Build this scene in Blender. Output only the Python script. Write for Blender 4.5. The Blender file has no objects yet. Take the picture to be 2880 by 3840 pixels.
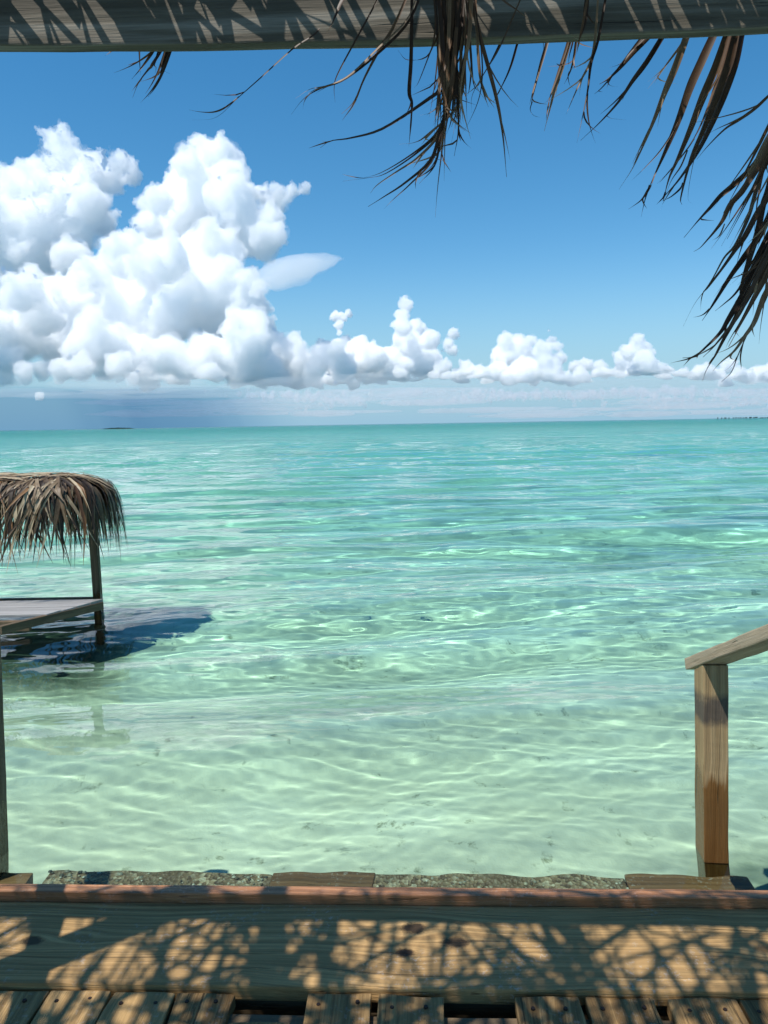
import bpy, bmesh, math, random
import numpy as np
from mathutils import Vector, Matrix, noise

def want(k): return True

# ------------------------------------------------------------------ camera, world, sun, exposure
sc = bpy.context.scene
COL = sc.collection
cam = bpy.data.cameras.new('camera')
cam_ob = bpy.data.objects.new('camera', cam)
COL.objects.link(cam_ob)
sc.camera = cam_ob
cam.sensor_fit = 'VERTICAL'
cam.sensor_width = 25.95
cam.sensor_height = 34.6
cam.lens = 26.0
cam.clip_start = 0.02
cam.clip_end = 200000
PITCH, ROLL, EYE = 6.53, 0.955, 1.48
CAM = Matrix.Translation((0, 0, EYE)) @ Matrix.Rotation(math.radians(90 - PITCH), 4, 'X') @ Matrix.Rotation(math.radians(-ROLL), 4, 'Z')
cam_ob.matrix_world = CAM

SUN_DIR = Vector((-0.41, -0.30, 1.0)).normalized()          # towards the sun: behind the viewer, to the left, high
SUN_EL = math.asin(SUN_DIR.z)
world = bpy.data.worlds.new('World')
sc.world = world
world.use_nodes = True
wn, wl = world.node_tree.nodes, world.node_tree.links
sky = wn.new('ShaderNodeTexSky')
sky.sky_type = 'NISHITA'
sky.sun_disc = False
sky.sun_elevation = SUN_EL
sky.sun_rotation = math.atan2(SUN_DIR.x, SUN_DIR.y)
sky.altitude = 0
sky.air_density = 1.0
sky.dust_density = 0.2
sky.ozone_density = 4.0
hsv = wn.new('ShaderNodeHueSaturation')
hsv.inputs['Hue'].default_value = 0.491
hsv.inputs['Saturation'].default_value = 1.30
hsv.inputs['Value'].default_value = 1.14
wl.new(sky.outputs[0], hsv.inputs['Color'])
# the lowest degrees of the sky are a clear blue haze rather than Nishita's white
wtc = wn.new('ShaderNodeTexCoord'); wsep = wn.new('ShaderNodeSeparateXYZ')
wl.new(wtc.outputs['Generated'], wsep.inputs[0])
wmr = wn.new('ShaderNodeMapRange'); wmr.interpolation_type = 'SMOOTHERSTEP'
wmr.inputs['From Min'].default_value = -.06; wmr.inputs['From Max'].default_value = .24
wmr.inputs['To Min'].default_value = 1.0; wmr.inputs['To Max'].default_value = 0.0
wl.new(wsep.outputs['Z'], wmr.inputs['Value'])
wmix = wn.new('ShaderNodeMix'); wmix.data_type = 'RGBA'
wl.new(wmr.outputs[0], wmix.inputs[0])
wl.new(hsv.outputs[0], wmix.inputs[6]); wmix.inputs[7].default_value = (2.35, 4.3, 5.8, 1)
wl.new(wmix.outputs[2], wn['Background'].inputs['Color'])
wn['Background'].inputs['Strength'].default_value = 0.115

sun = bpy.data.lights.new('sun', 'SUN')
sun.energy = 5.0
sun.angle = math.radians(0.53)
sun.color = (1.0, 0.955, 0.88)
sun.cycles.is_caustics_light = True
sun_ob = bpy.data.objects.new('sun', sun)
COL.objects.link(sun_ob)
sun_ob.rotation_euler = SUN_DIR.to_track_quat('Z', 'Y').to_euler()

sc.view_settings.view_transform = 'Standard'
sc.view_settings.look = 'None'
sc.view_settings.gamma = 1
sc.view_settings.use_curve_mapping = False
sc.view_settings.exposure = 0.12

sc.render.engine = 'CYCLES'
cy = sc.cycles
cy.use_denoising = True
cy.denoiser = 'OPENIMAGEDENOISE'
cy.max_bounces = 60
cy.diffuse_bounces = 5
cy.volume_bounces = 48
cy.glossy_bounces = 4
cy.transmission_bounces = 8
cy.transparent_max_bounces = 24
cy.caustics_reflective = False
cy.caustics_refractive = True
cy.blur_glossy = 0.0
cy.sample_clamp_indirect = 8.0

# ------------------------------------------------------------------ helpers
R3 = CAM.to_3x3()
F = 2883.0
def ray(u, v):
    return R3 @ Vector(((u - 1440) / F, -(v - 1920) / F, -1.0))
def at_depth(u, v, d):                    # point on the ray of a photo pixel at y = d
    r = ray(u, v)
    return Vector((0, 0, EYE)) + r * (d / r.y)
def at_height(u, v, z):
    r = ray(u, v)
    return Vector((0, 0, EYE)) + r * ((z - EYE) / r.z)

def tag(o, label=None, cat=None, group=None, kind=None):
    if label: o['label'] = label
    if cat: o['category'] = cat
    if group: o['group'] = group
    if kind: o['kind'] = kind
    return o
def link(o, parent=None):
    COL.objects.link(o)
    if parent: o.parent = parent
    return o
def empty(name, loc=(0, 0, 0), rotz=0.0):
    o = bpy.data.objects.new(name, None)
    o.empty_display_size = 0.1
    o.location = loc
    o.rotation_euler = (0, 0, rotz)
    return link(o)
def mesh_np(name, v, q, smooth=True):
    me = bpy.data.meshes.new(name)
    v = np.asarray(v, 'f'); q = np.asarray(q, 'i')
    me.vertices.add(len(v)); me.vertices.foreach_set('co', v.ravel())
    me.loops.add(q.size); me.loops.foreach_set('vertex_index', q.ravel())
    me.polygons.add(len(q)); me.polygons.foreach_set('loop_start', np.arange(0, q.size, q.shape[1], dtype='i'))
    me.polygons.foreach_set('use_smooth', np.full(len(q), smooth))
    me.update(); me.validate()
    return me
def obj(name, me, m=None, parent=None):
    o = bpy.data.objects.new(name, me)
    if m: me.materials.append(m)
    return link(o, parent)

class NT:
    """tiny node-tree writer"""
    def __init__(s, name):
        s.m = bpy.data.materials.new(name); s.m.use_nodes = True
        s.t = s.m.node_tree; s.t.nodes.clear()
        s.out = s.t.nodes.new('ShaderNodeOutputMaterial')
    def n(s, typ, props=None, **ins):
        nd = s.t.nodes.new('ShaderNode' + typ)
        for k, v in (props or {}).items(): setattr(nd, k, v)
        for k, v in ins.items():
            k = k.replace('_', ' ')
            if k.isdigit(): sock = nd.inputs[int(k)]
            else: sock = nd.inputs[k]
            s.set(sock, v)
        return nd
    def set(s, sock, v):
        if hasattr(v, 'outputs'): v = v.outputs[0]
        if isinstance(v, bpy.types.NodeSocket): s.t.links.new(v, sock)
        else: sock.default_value = v
    def math(s, op, a, b=0.0, c=None, clamp=False):
        nd = s.t.nodes.new('ShaderNodeMath'); nd.operation = op; nd.use_clamp = clamp
        s.set(nd.inputs[0], a); s.set(nd.inputs[1], b)
        if c is not None: s.set(nd.inputs[2], c)
        return nd.outputs[0]
    def ramp(s, fac, stops, interp='LINEAR'):
        nd = s.t.nodes.new('ShaderNodeValToRGB'); nd.color_ramp.interpolation = interp
        e = nd.color_ramp.elements
        while len(e) < len(stops): e.new(0.5)
        for x, (p, c) in zip(e, stops):
            x.position = p; x.color = (*c, 1) if len(c) == 3 else c
        s.set(nd.inputs[0], fac)
        return nd.outputs[0]
    def mix(s, fac, a, b, blend='MIX'):
        nd = s.t.nodes.new('ShaderNodeMix'); nd.data_type = 'RGBA'; nd.blend_type = blend
        s.set(nd.inputs[0], fac)
        for k, v in ((6, a), (7, b)):
            if isinstance(v, tuple) and len(v) == 3: v = (*v, 1)
            s.set(nd.inputs[k], v)
        return nd.outputs[2]
    def map(s, v, a, b, c=0.0, d=1.0, smooth=False):
        nd = s.t.nodes.new('ShaderNodeMapRange'); nd.clamp = True
        if smooth: nd.interpolation_type = 'SMOOTHSTEP'
        s.set(nd.inputs[0], v)
        for i, x in enumerate((a, b, c, d)): s.set(nd.inputs[i + 1], x)
        return nd.outputs[0]
    def surf(s, sh):
        s.t.links.new(sh.outputs[0], s.out.inputs['Surface'])
        return s.m

# ------------------------------------------------------------------ sea
def fan_axis(lo, hi, a, b):
    r = [lo]
    while r[-1] < hi: r.append(r[-1] + max(a * r[-1], b * r[-1] ** 2))
    return np.array(r)
def fan_angles(inner, step, outer, n):
    a = np.arange(-inner, inner + 1e-6, step)
    b = np.linspace(inner, outer, n)[1:]
    return np.radians(np.concatenate([-b[::-1], a, b]))
def fan(name, f, r, a, m):
    Rr, A = np.meshgrid(r, a, indexing='ij')
    X = Rr * np.sin(A); Y = Rr * np.cos(A)
    v = np.stack([X, Y, f(X, Y, Rr)], -1).reshape(-1, 3)
    i = np.arange(Rr.size).reshape(Rr.shape)
    q = np.stack([i[:-1, :-1], i[:-1, 1:], i[1:, 1:], i[1:, :-1]], -1).reshape(-1, 4)
    return obj(name, mesh_np(name, v, q), m)

SEA = np.random.default_rng(11)
WAVES = []
def waves(n, l0, l1, th0, spread, steep):
    for i in range(n):
        lam = l0 * (l1 / l0) ** SEA.random()
        WAVES.append((2 * math.pi / lam, SEA.normal(th0, spread), SEA.random() * 6.283, steep * lam / (2 * math.pi) / math.sqrt(n)))
waves(26, 1.0, 3.6, -.14, .16, .125)
waves(44, .34, 1.0, -.08, .24, .071)
waves(60, .09, .34, .05, .5, .052)
waves(8, 4, 9, .15, .2, .05)
def sea_height(X, Y, R):
    Z = np.zeros_like(X)
    dx = 2 * math.pi / 180 * .16 * R
    dr = np.maximum(.0042 * R, .00025 * R * R)
    # the water calms a little in the lee of the deck
    calm = np.clip((Y - 1.6) / 5, .35, 1)
    for k, th, p, a in WAVES:
        lam = 2 * math.pi / k
        f = np.clip(lam / (2.5 * np.maximum(dx, dr * abs(math.cos(th)))) - .7, 0, 1)
        if f.max() <= 0: continue
        ph = k * (X * math.sin(th) + Y * math.cos(th)) + p
        s = np.sin(ph)
        Z += a * f * (s - .28 * np.cos(2 * ph)) * (calm if lam < 1.5 else 1)
    return Z
def bed_height(X, Y, R):
    d = np.maximum(Y - 2.2, 0)
    z = -.52 - .75 * (1 - np.exp(-d / 9)) - 2.2 * (1 - np.exp(-d / 120))
    rip = .025 * np.sin(X * 2.1 + Y * .7 + 1) * np.sin(Y * 1.7 - X * .4) + .02 * np.sin(X * 4.3 - Y * 1.9) + .012 * np.sin(X * 1.3 + Y * 7.1)
    return z + rip * np.clip(30 / np.maximum(R, 1), 0, 1)

def water_material():
    t = NT('sea_water')
    geo = t.n('NewGeometry')
    sep = t.n('SeparateXYZ', None, Vector=geo.outputs['Position'])
    dist = t.n('VectorMath', {'operation': 'LENGTH'}); t.set(dist.inputs[0], geo.outputs['Position'])
    R = dist.outputs['Value']
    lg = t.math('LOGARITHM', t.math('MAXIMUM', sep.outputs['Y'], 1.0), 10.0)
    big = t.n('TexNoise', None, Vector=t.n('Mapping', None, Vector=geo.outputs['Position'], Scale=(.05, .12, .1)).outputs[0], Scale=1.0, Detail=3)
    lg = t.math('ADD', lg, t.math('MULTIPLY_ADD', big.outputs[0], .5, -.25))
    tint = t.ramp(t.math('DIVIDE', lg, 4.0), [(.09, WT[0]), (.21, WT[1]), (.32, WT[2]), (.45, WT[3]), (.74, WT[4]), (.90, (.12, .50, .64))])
    # ripples too fine or too far for the mesh
    mp = t.n('Mapping', None, Vector=geo.outputs['Position'], Scale=(.55, 1.0, 1.0))
    n1 = t.n('TexNoise', None, Vector=mp.outputs[0], Scale=2.4, Detail=3.5, Roughness=.62, Distortion=.3)
    n2 = t.n('TexNoise', None, Vector=mp.outputs[0], Scale=.55, Detail=3, Roughness=.6)
    h = t.math('MULTIPLY_ADD', n2.outputs[0], .95, t.math('MULTIPLY', n1.outputs[0], .55))
    bump = t.n('Bump', None, Height=h, Distance=1.0)
    t.set(bump.inputs['Strength'], t.math('ADD', t.map(R, 8, 40, 0, .34, True), t.map(R, 40, 300, 0, .5, True)))
    fr = t.n('Fresnel', None, IOR=1.333, Normal=bump.outputs[0])
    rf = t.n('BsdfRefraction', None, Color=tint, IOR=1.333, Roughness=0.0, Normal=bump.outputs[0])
    gl = t.n('BsdfGlossy', None, Color=(1, 1, 1, 1), Roughness=.015, Normal=bump.outputs[0])
    mx = t.n('MixShader')
    t.set(mx.inputs[0], fr.outputs[0])
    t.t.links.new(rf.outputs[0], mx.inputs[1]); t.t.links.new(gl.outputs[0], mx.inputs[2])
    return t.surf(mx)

def bed_material():
    t = NT('sand_bed')
    geo = t.n('NewGeometry'); P = geo.outputs['Position']
    sep = t.n('SeparateXYZ', None, Vector=P)
    n1 = t.n('TexNoise', None, Vector=P, Scale=1.1, Detail=6, Roughness=.65)
    n2 = t.n('TexNoise', None, Vector=P, Scale=7, Detail=6, Roughness=.7)
    c = t.ramp(n1.outputs[0], [(.3, (.60, .585, .45)), (.55, (.74, .725, .57)), (.72, (.82, .80, .66))])
    c = t.mix(t.map(n2.outputs[0], .60, .70), c, (.30, .30, .20))
    # scattered weed and shell debris, more of it some way out
    n3 = t.n('TexNoise', None, Vector=t.n('Mapping', None, Vector=P, Scale=(.6, 1, 1)).outputs[0], Scale=3.3, Detail=5, Roughness=.75)
    c = t.mix(t.math('MULTIPLY', t.map(n3.outputs[0], .64, .70), .6), c, (.10, .13, .08))
    n4 = t.n('TexNoise', None, Vector=t.n('Mapping', None, Vector=P, Scale=(.5, 1, 1)).outputs[0], Scale=.16, Detail=4, Roughness=.6)
    weed = t.math('MULTIPLY', t.map(n4.outputs[0], .54, .66, 0, .28, True), t.map(sep.outputs['Y'], 6, 14))
    c = t.mix(weed, c, (.09, .16, .13))
    wd = t.n('VectorMath', {'operation': 'DISTANCE'}); t.set(wd.inputs[0], t.n('Mapping', None, Vector=P, Scale=(1, 1, 0)).outputs[0]); wd.inputs[1].default_value = (1.42, 2.6, 0)  # weed and shadowed water by the right post, painted into the bed
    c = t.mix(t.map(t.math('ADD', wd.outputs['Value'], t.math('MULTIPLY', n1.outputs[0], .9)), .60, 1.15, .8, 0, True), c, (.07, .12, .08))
    for px, py, sx, sy, am in ((3.7, 10.4, .45, .95, .45), (6.5, 12.5, .4, .9, .5), (1.2, 17, .22, .6, .4), (4.4, 7.6, .8, 1.3, .4)):
        wd = t.n('VectorMath', {'operation': 'DISTANCE'}); t.set(wd.inputs[0], t.n('Mapping', None, Vector=P, Scale=(sx, sy, 0)).outputs[0]); wd.inputs[1].default_value = (px * sx, py * sy, 0)
        c = t.mix(t.map(t.math('ADD', wd.outputs['Value'], t.math('MULTIPLY', n1.outputs[0], 1.3)), .9, 1.6, am, 0, True), c, (.08, .15, .12))
    wd = t.n('VectorMath', {'operation': 'DISTANCE'}); t.set(wd.inputs[0], t.n('Mapping', None, Vector=P, Scale=(.7, .55, 0)).outputs[0]); wd.inputs[1].default_value = (-2.1, 3.25, 0)  # hut's shade and dark reflection painted into the bed below its platform
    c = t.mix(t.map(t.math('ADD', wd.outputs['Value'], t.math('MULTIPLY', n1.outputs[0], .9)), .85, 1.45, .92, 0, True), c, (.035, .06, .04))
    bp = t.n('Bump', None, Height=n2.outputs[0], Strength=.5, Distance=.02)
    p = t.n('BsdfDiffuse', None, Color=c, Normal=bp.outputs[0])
    return t.surf(p)

ROOF_N = 6900
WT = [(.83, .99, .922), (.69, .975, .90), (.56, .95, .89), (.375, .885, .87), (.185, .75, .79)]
if want('water'):
    WA = fan_angles(36, .16, 100, 60)
    water = fan('water', sea_height, fan_axis(1.25, 30000, .0042, .00025), WA, water_material())
    tag(water, 'clear turquoise sea with small ripples', None, None, 'structure')
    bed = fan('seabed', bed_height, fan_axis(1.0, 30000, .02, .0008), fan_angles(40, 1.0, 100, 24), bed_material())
    tag(bed, 'pale sandy sea floor with weed patches and painted shade', None, None, 'structure')
    water.cycles.is_caustics_caster = True
    bed.cycles.is_caustics_receiver = True
    print('sea', len(water.data.polygons))

# ------------------------------------------------------------------ clouds
def ico_dirs(sub):
    bm = bmesh.new(); bmesh.ops.create_icosphere(bm, subdivisions=sub, radius=1)
    v = np.array([x.co[:] for x in bm.verts]); f = np.array([[x.index for x in p.verts] for p in bm.faces]); bm.free()
    return v, f
ICO = {k: ico_dirs(k) for k in (1, 2, 3)}

def spheres_mesh(name, S):
    """S: (n,4) centre + radius, optional squash in column 4"""
    vs, fs, off = [], [], 0
    S = np.asarray(S)
    big, mid = np.quantile(S[:, 3], (.985, .86))
    for sub, sel in ((3, S[:, 3] > big), (2, (S[:, 3] <= big) & (S[:, 3] > mid)), (1, S[:, 3] <= mid)):
        v, f = ICO[sub]; P = S[sel]
        if not len(P): continue
        V = P[:, None, :3] + v[None] * P[:, None, 3:4]
        vs.append(V.reshape(-1, 3))
        fs.append((f[None] + (np.arange(len(P)) * len(v))[:, None, None]).reshape(-1, 3) + off)
        off += len(P) * len(v)
    return mesh_np(name, np.concatenate(vs), np.concatenate(fs))

def grow(S, n, lo, hi, rng, out=0.85, up=0.25, front=0.5):
    """children bulging out of every sphere, towards the top and the viewer"""
    ch = []
    for c in S:
        d = rng.normal(size=(n, 3)); d[:, 2] += up; d[:, 1] -= front
        d /= np.linalg.norm(d, axis=1)[:, None]
        r = c[3] * rng.uniform(lo, hi, n)
        ch.append(np.column_stack([c[:3] + d * (c[3] * out * rng.uniform(.9, 1.08, n))[:, None], r]))
    return np.concatenate(ch)

def cloud(name, lobes, dist, depth, voxel, m, seed, base=None, n1=16, n2=9, label='', bump=1.0, veil=0.0):
    """lobes: circles (u, v, r) of the photo's outline, put at their real distance as balls of real depth"""
    rng = np.random.default_rng(seed)
    S = []
    vs = [l[1] for l in lobes]
    v0, v1 = min(vs), max(vs)
    for l in lobes:
        u, v, r = l[:3]
        nearer = (v - v0) / max(1, v1 - v0)
        d = dist * (1 - .05 * nearer) + rng.uniform(-.5, .5) * depth
        p = at_depth(u, v, d)
        S.append((*p, r / F * d))
    S = np.array(S)
    S0 = S.copy(); S0[:, 3] *= .88
    c1 = grow(S0, n1, .24, .55, rng, out=.84)
    c2 = grow(c1, n2, .3, .5, rng, out=.8, up=.35, front=.4)
    c3 = grow(c2[rng.random(len(c2)) < .5], 4, .3, .5, rng, out=.85, up=.4, front=.4)
    A = np.concatenate([S0, c1, c2, c3])
    rm = float(np.median(S[:, 3])) * bump
    def hull(nm, A, vox, noises, mid, mat):
        me = spheres_mesh(nm, A)
        o = obj(nm, me, None)
        mod = o.modifiers.new('union', 'REMESH'); mod.mode = 'VOXEL'; mod.voxel_size = vox; mod.use_smooth_shade = True
        sm = o.modifiers.new('soften', 'SMOOTH'); sm.factor = .5; sm.iterations = 3
        for sz, st, dep in noises:
            t = bpy.data.textures.new('billow', 'CLOUDS'); t.noise_scale = rm * sz * 2; t.noise_depth = dep; t.noise_basis = 'ORIGINAL_PERLIN'; t.noise_type = 'HARD_NOISE'
            dm = o.modifiers.new('billow', 'DISPLACE'); dm.texture = t; dm.texture_coords = 'GLOBAL'; dm.strength = rm * st; dm.mid_level = mid
        dg = bpy.context.evaluated_depsgraph_get()
        me2 = bpy.data.meshes.new_from_object(o.evaluated_get(dg))
        o.modifiers.clear(); o.data = me2; bpy.data.meshes.remove(me)
        n = len(me2.vertices); co = np.empty(n * 3, 'f'); me2.vertices.foreach_get('co', co); co = co.reshape(-1, 3)
        if base is not None:                              # condensation level: the flat foot of a cumulus, a little uneven
            bz = base + 40 * np.sin(co[:, 0] * .0041) + 25 * np.sin(co[:, 0] * .013 + co[:, 1] * .01)
            low = co[:, 2] < bz
            co[low, 2] = bz[low] + (co[low, 2] - bz[low]) * .22
        me2.vertices.foreach_set('co', co.ravel())
        me2.materials.clear(); me2.materials.append(mat)
        me2.polygons.foreach_set('use_smooth', np.ones(len(me2.polygons), bool))
        me2.update()
        return o
    o = hull(name, A, voxel, ((.60, .55, 1), (.26, .34, 1), (.11, .23, 2), (.05, .12, 1)), .32, m)
    if veil:                                              # thin vapour round the dense heads
        V = np.concatenate([S0, c1]); V[:, 3] *= 1.08; V[:, 3] += rm * .08
        h = hull('vapour', V, voxel * 2.1, ((.9, .75, 1), (.35, .45, 1), (.14, .26, 2)), .36, cloud_material('cloud_vapour', veil))
        h.parent = o
    return tag(o, label, 'cloud')

def cloud_material(name, density, color=(.999, .999, .999), g=.1):
    t = NT(name)
    v = t.n('VolumeScatter'); v.inputs['Color'].default_value = (*color, 1)
    v.inputs['Density'].default_value = density; v.inputs['Anisotropy'].default_value = g
    t.t.links.new(v.outputs[0], t.out.inputs['Volume'])
    return t.m

A3 = lambda L: [(.7836 * x, 400 + .7836 * y, .7836 * r) for x, y, r in L]
A4 = lambda L: [(1000 + 1.1333 * x, 1050 + 1.1333 * y, 1.1333 * r) for x, y, r in L]
if want('clouds'):
    left_tower = A3([(-120,330,90),(-40,350,80),(20,330,66),(110,315,66),(200,290,72),(290,180,90),(215,195,38),(370,275,86),(460,262,70),(565,265,72),(620,310,66),(520,345,90),
        (420,340,100),(300,350,110),(150,410,120),(40,460,120),(-80,470,130),(300,480,130),(440,470,110),(150,570,140),(30,620,140),(-100,640,140),(330,620,130),(490,560,95),(-100,800,140),(0,790,120)])
    main_tower = A3([(965,215,80),(1050,225,86),(1115,255,70),(900,275,84),(868,310,52),(1000,335,130),(1100,330,92),(760,440,78),(700,465,56),(850,450,120),(980,470,150),(1110,460,130),
        (1195,410,56),(1255,425,58),(1325,405,50),(1395,405,50),(1450,395,42),(1330,465,58),(1300,540,84),(1325,620,66),(1250,640,110),(1150,600,130),(1000,600,140),(850,600,130),(720,580,80)])
    front_mass = A3([(560,660,80),(625,640,76),(540,740,96),(680,720,110),(800,740,130),(950,720,120),(1080,700,110),(1180,820,66),(1210,800,46),(1240,880,58),(1170,930,110),(1245,960,58),(1040,880,150),
        (880,880,130),(720,860,120),(580,850,110),(460,810,86),(380,800,60),(250,880,90),(150,800,66),(100,900,110),(20,950,90),(-90,930,110),(200,990,130),(400,960,140),(600,990,150),(800,1020,150),(1000,1020,150),
        (1170,1060,120),(1280,1060,60),(1320,1095,48),(-60,1060,130),(100,1100,140),(300,1130,140),(450,1120,140),(620,1140,140),(1000,600,70),(1040,560,50)])
    low_front = A3([(1410,1115,54),(1440,1145,40),(1360,1180,90),(1200,1150,110),(1230,1220,110),(1000,1180,110),(945,1115,56),(800,1190,110),(640,1200,110),(50,1210,80),(205,1260,60),(300,1265,70),(390,1250,80),(500,1190,60),(500,1270,60),
        (640,1310,46),(700,1290,80),(850,1290,80),(1000,1290,80),(1150,1280,90),(1300,1270,80),(1450,1240,80),(1550,1200,74),(1610,1170,62),(1640,1240,80),(-60,1190,90)])
    bank = A4([(200,240,46),(250,222,38),(310,215,36),(260,270,70),(350,260,56),(415,262,44),(462,84,28),(446,118,30),(450,160,36),(488,172,44),(470,210,56),(540,200,40),(600,212,24),(617,180,25),(612,230,24),
        (520,270,70),(585,290,36),(420,300,66),(340,305,50),(250,315,46),(660,290,30),(690,312,36),(640,330,40),(715,330,42),
        (790,202,32),(832,196,26),(872,202,26),(780,250,46),(840,250,56),(908,232,36),(938,200,20),(962,220,22),(934,168,10),(860,305,54),(930,290,54),(972,262,26),(760,308,44),(800,330,36),(955,325,40),
        (1020,288,27),(1060,282,28),(1100,287,30),(1040,320,36),(1110,322,40),(1170,255,30),(1225,200,27),(1243,222,30),(1200,240,36),(1250,262,40),(1190,290,44),(1270,300,44),(1210,325,42),(1320,310,34),(1372,318,32),
        (1420,322,30),(1462,312,22),(1530,282,27),(1560,312,30),(1620,312,34),(1670,304,34),(1720,312,34),(1500,330,26),(-80,310,60),(20,300,60),(110,300,60)])
    puff = A4([(228,122,20),(272,112,16),(250,125,18),(240,150,19),(240,176,13)])
    rr = np.random.default_rng(4)
    left_tower += A3([(200,720,130),(100,720,120),(350,740,120),(60,900,120),(260,600,120),(-150,600,140),(-150,1000,140),(0,1000,140)])
    low_front += A3([(120,1280,60),(20,1290,60),(580,1240,80),(900,1240,90),(1100,1230,90),(1500,1270,66),(1250,1300,70)])
    bank += [(1000 + 1.1333 * x, 1050 + 1.1333 * (300 + rr.uniform(0, 55)), rr.uniform(22, 36)) for x in np.linspace(-60, 1780, 85)]
    D = 6000
    H = lambda v, d: EYE + (1590 - v) / F * d
    cloud('cloud', left_tower, D * 1.15, 900, 12, cloud_material('cloud_far', .013), 1, label='hazy white cumulus with a round head at the far left of the sky', veil=.003)
    cloud('cloud', main_tower, D * 1.05, 800, 10, cloud_material('cloud_tower', .016), 2, label='tallest white cumulus tower with a ragged right shoulder', veil=.0035)
    cloud('cloud', front_mass, D * .93, 900, 10, cloud_material('cloud_heap', .017), 3, label='broad heaped cumulus in front of the two tall towers', bump=.9, veil=.004)
    cloud('cloud', low_front, D * .85, 500, 9, cloud_material('cloud_low', .018), 4, base=H(1456, D * .85), label='low band of cumulus along the foot of the towering clouds', bump=.9, veil=.004)
    cloud('cloud', bank, D, 500, 8, cloud_material('cloud_bank', .028), 5, base=H(1442, D), label='long bank of low cumulus heads above the open horizon', bump=1.0, n1=14, n2=7, veil=.006)
    cloud('cloud', puff, D, 60, 5, cloud_material('cloud_puff', .05), 6, label='small detached cumulus puff floating above the long bank', veil=.006)
    cloud('cloud', A3([(191,1386,28)]), D * .8, 30, 6, cloud_material('cloud_tiny', .04), 7, bump=.55, n1=8, n2=3, label='tiny lone puff low in the blue under the far left clouds')
    # flat scraps of cloud below the bank
    far = []
    for i in range(95):
        u = rr.uniform(950, 2950); v = 1464 + 70 * rr.random() ** 1.3
        r = rr.uniform(8, 19) * (1.2 - .6 * (v - 1462) / 80)
        r *= 1.05
        for k in range(rr.integers(5, 13)):
            far.append((u + rr.normal(0, r * 4.5), v + rr.normal(0, r * .3), r * rr.uniform(.45, 1)))
    o = cloud('clouds', far, D * 1.6, 900, 9, cloud_material('cloud_scraps', .010), 8, n1=8, n2=4, bump=1.4)
    for k in ('label', 'category'):
        if k in o: del o[k]
    tag(o, 'thin flat scraps of cloud low over the horizon', None, None, 'stuff')
    vI, fI = ICO[3]
    vs_, fs_ = [], []
    for i in range(46):
        u = rr.uniform(500, 3000); v = 1462 + 95 * rr.random(); d = D * 1.45
        c_ = np.array(at_depth(u, v, d)[:]); w_ = rr.uniform(120, 380) / F * d; h_ = rr.uniform(6, 15) / F * d
        vs_.append(vI * np.array([w_, rr.uniform(300, 700), h_]) * (1 + .12 * np.sin(vI[:, :1] * 9 + i)) + c_); fs_.append(fI + i * len(vI))
    for i in range(20):
        u = rr.uniform(-300, 3100); v = rr.uniform(1435, 1485); d = D * rr.uniform(.70, .76)
        c_ = np.array(at_depth(u, v, d)[:]); w_ = rr.uniform(250, 600) / F * d; h_ = rr.uniform(18, 38) / F * d
        vs_.append(vI * np.array([w_, rr.uniform(150, 260), h_]) * (1 + .10 * np.sin(vI[:, :1] * 11 + i) + .06 * np.sin(vI[:, :1] * 27 + 2 * i)) + c_); fs_.append(fI + (46 + i) * len(vI))
    o = obj('clouds', mesh_np('clouds', np.concatenate(vs_), np.concatenate(fs_)), cloud_material('cloud_layer', .0011))
    tag(o, 'faint hazy layers of cloud close above the horizon', None, None, 'stuff')
    # veil-like lens of cloud at the right of the tower
    d = D * .80
    bm = bmesh.new(); bmesh.ops.create_icosphere(bm, subdivisions=5, radius=1)
    c0 = at_depth(1130, 1030, d)
    for vv in bm.verts:
        x, y, z = vv.co
        hx = (x + 1) / 2
        th = 100 * (1 - hx) ** .7 * (hx + .10) ** .28
        q = Vector((x * 2.2, y * 1.2, z * 1.5 + 3))
        wob = 14 * noise.noise(q) + 6 * noise.noise(q * 3.1) + 3 * noise.noise(q * 8)
        px = 175 * x + 14 * noise.noise(q * 2.3 + Vector((4, 4, 1))) + 7 * noise.noise(q * 6)
        vv.co = c0 + Vector((px - 8, y * 110 * (1 - .5 * hx), (z * th * .95 + wob - 12 * math.cos(hx * 3) + hx * 40))) * (d / F)
    me = bpy.data.meshes.new('cloud'); bm.to_mesh(me); bm.free()
    tag(obj('cloud', me, cloud_material('cloud_lens', .0055)), 'smooth lens of cloud pointing right from the side of the tower', 'cloud')
    # rain falling from the dark foot of the big cloud
    d = D * .97
    def shaft(u0, u1, vtop, dens, dep, col, label):
        bm = bmesh.new()
        a0 = at_depth((u0 + u1) / 2, 1600, d)
        rings = []
        for z, lean in ((.5, 0.0), (H(vtop, d), -120.0)):
            rg_ = []
            for k in range(48):
                q = k / 24 - 1 if k < 24 else 1 - (k - 24) / 24
                th = (1 - q * q) ** 2 * (1 + .06 * math.sin(q * 23) + .04 * math.sin(q * 41))
                rg_.append(bm.verts.new((a0.x + q * (u1 - u0) / 2 / F * d + lean, d + (-1 if k < 24 else 1) * dep * th, z)))
            rings.append(rg_)
        for k in range(48):
            bm.faces.new((rings[0][k], rings[0][(k + 1) % 48], rings[1][(k + 1) % 48], rings[1][k]))
        bm.faces.new(rings[0][::-1]); bm.faces.new(rings[1])
        bmesh.ops.recalc_face_normals(bm, faces=bm.faces[:])
        me = bpy.data.meshes.new('rain_curtain'); bm.to_mesh(me); bm.free()
        tt = NT('rain'); va = tt.n('VolumeAbsorption', None, Color=(*col, 1), Density=dens); tt.t.links.new(va.outputs[0], tt.out.inputs['Volume'])
        o = obj('rain_curtain', me, tt.m)
        return tag(o, label, 'rain')
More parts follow.
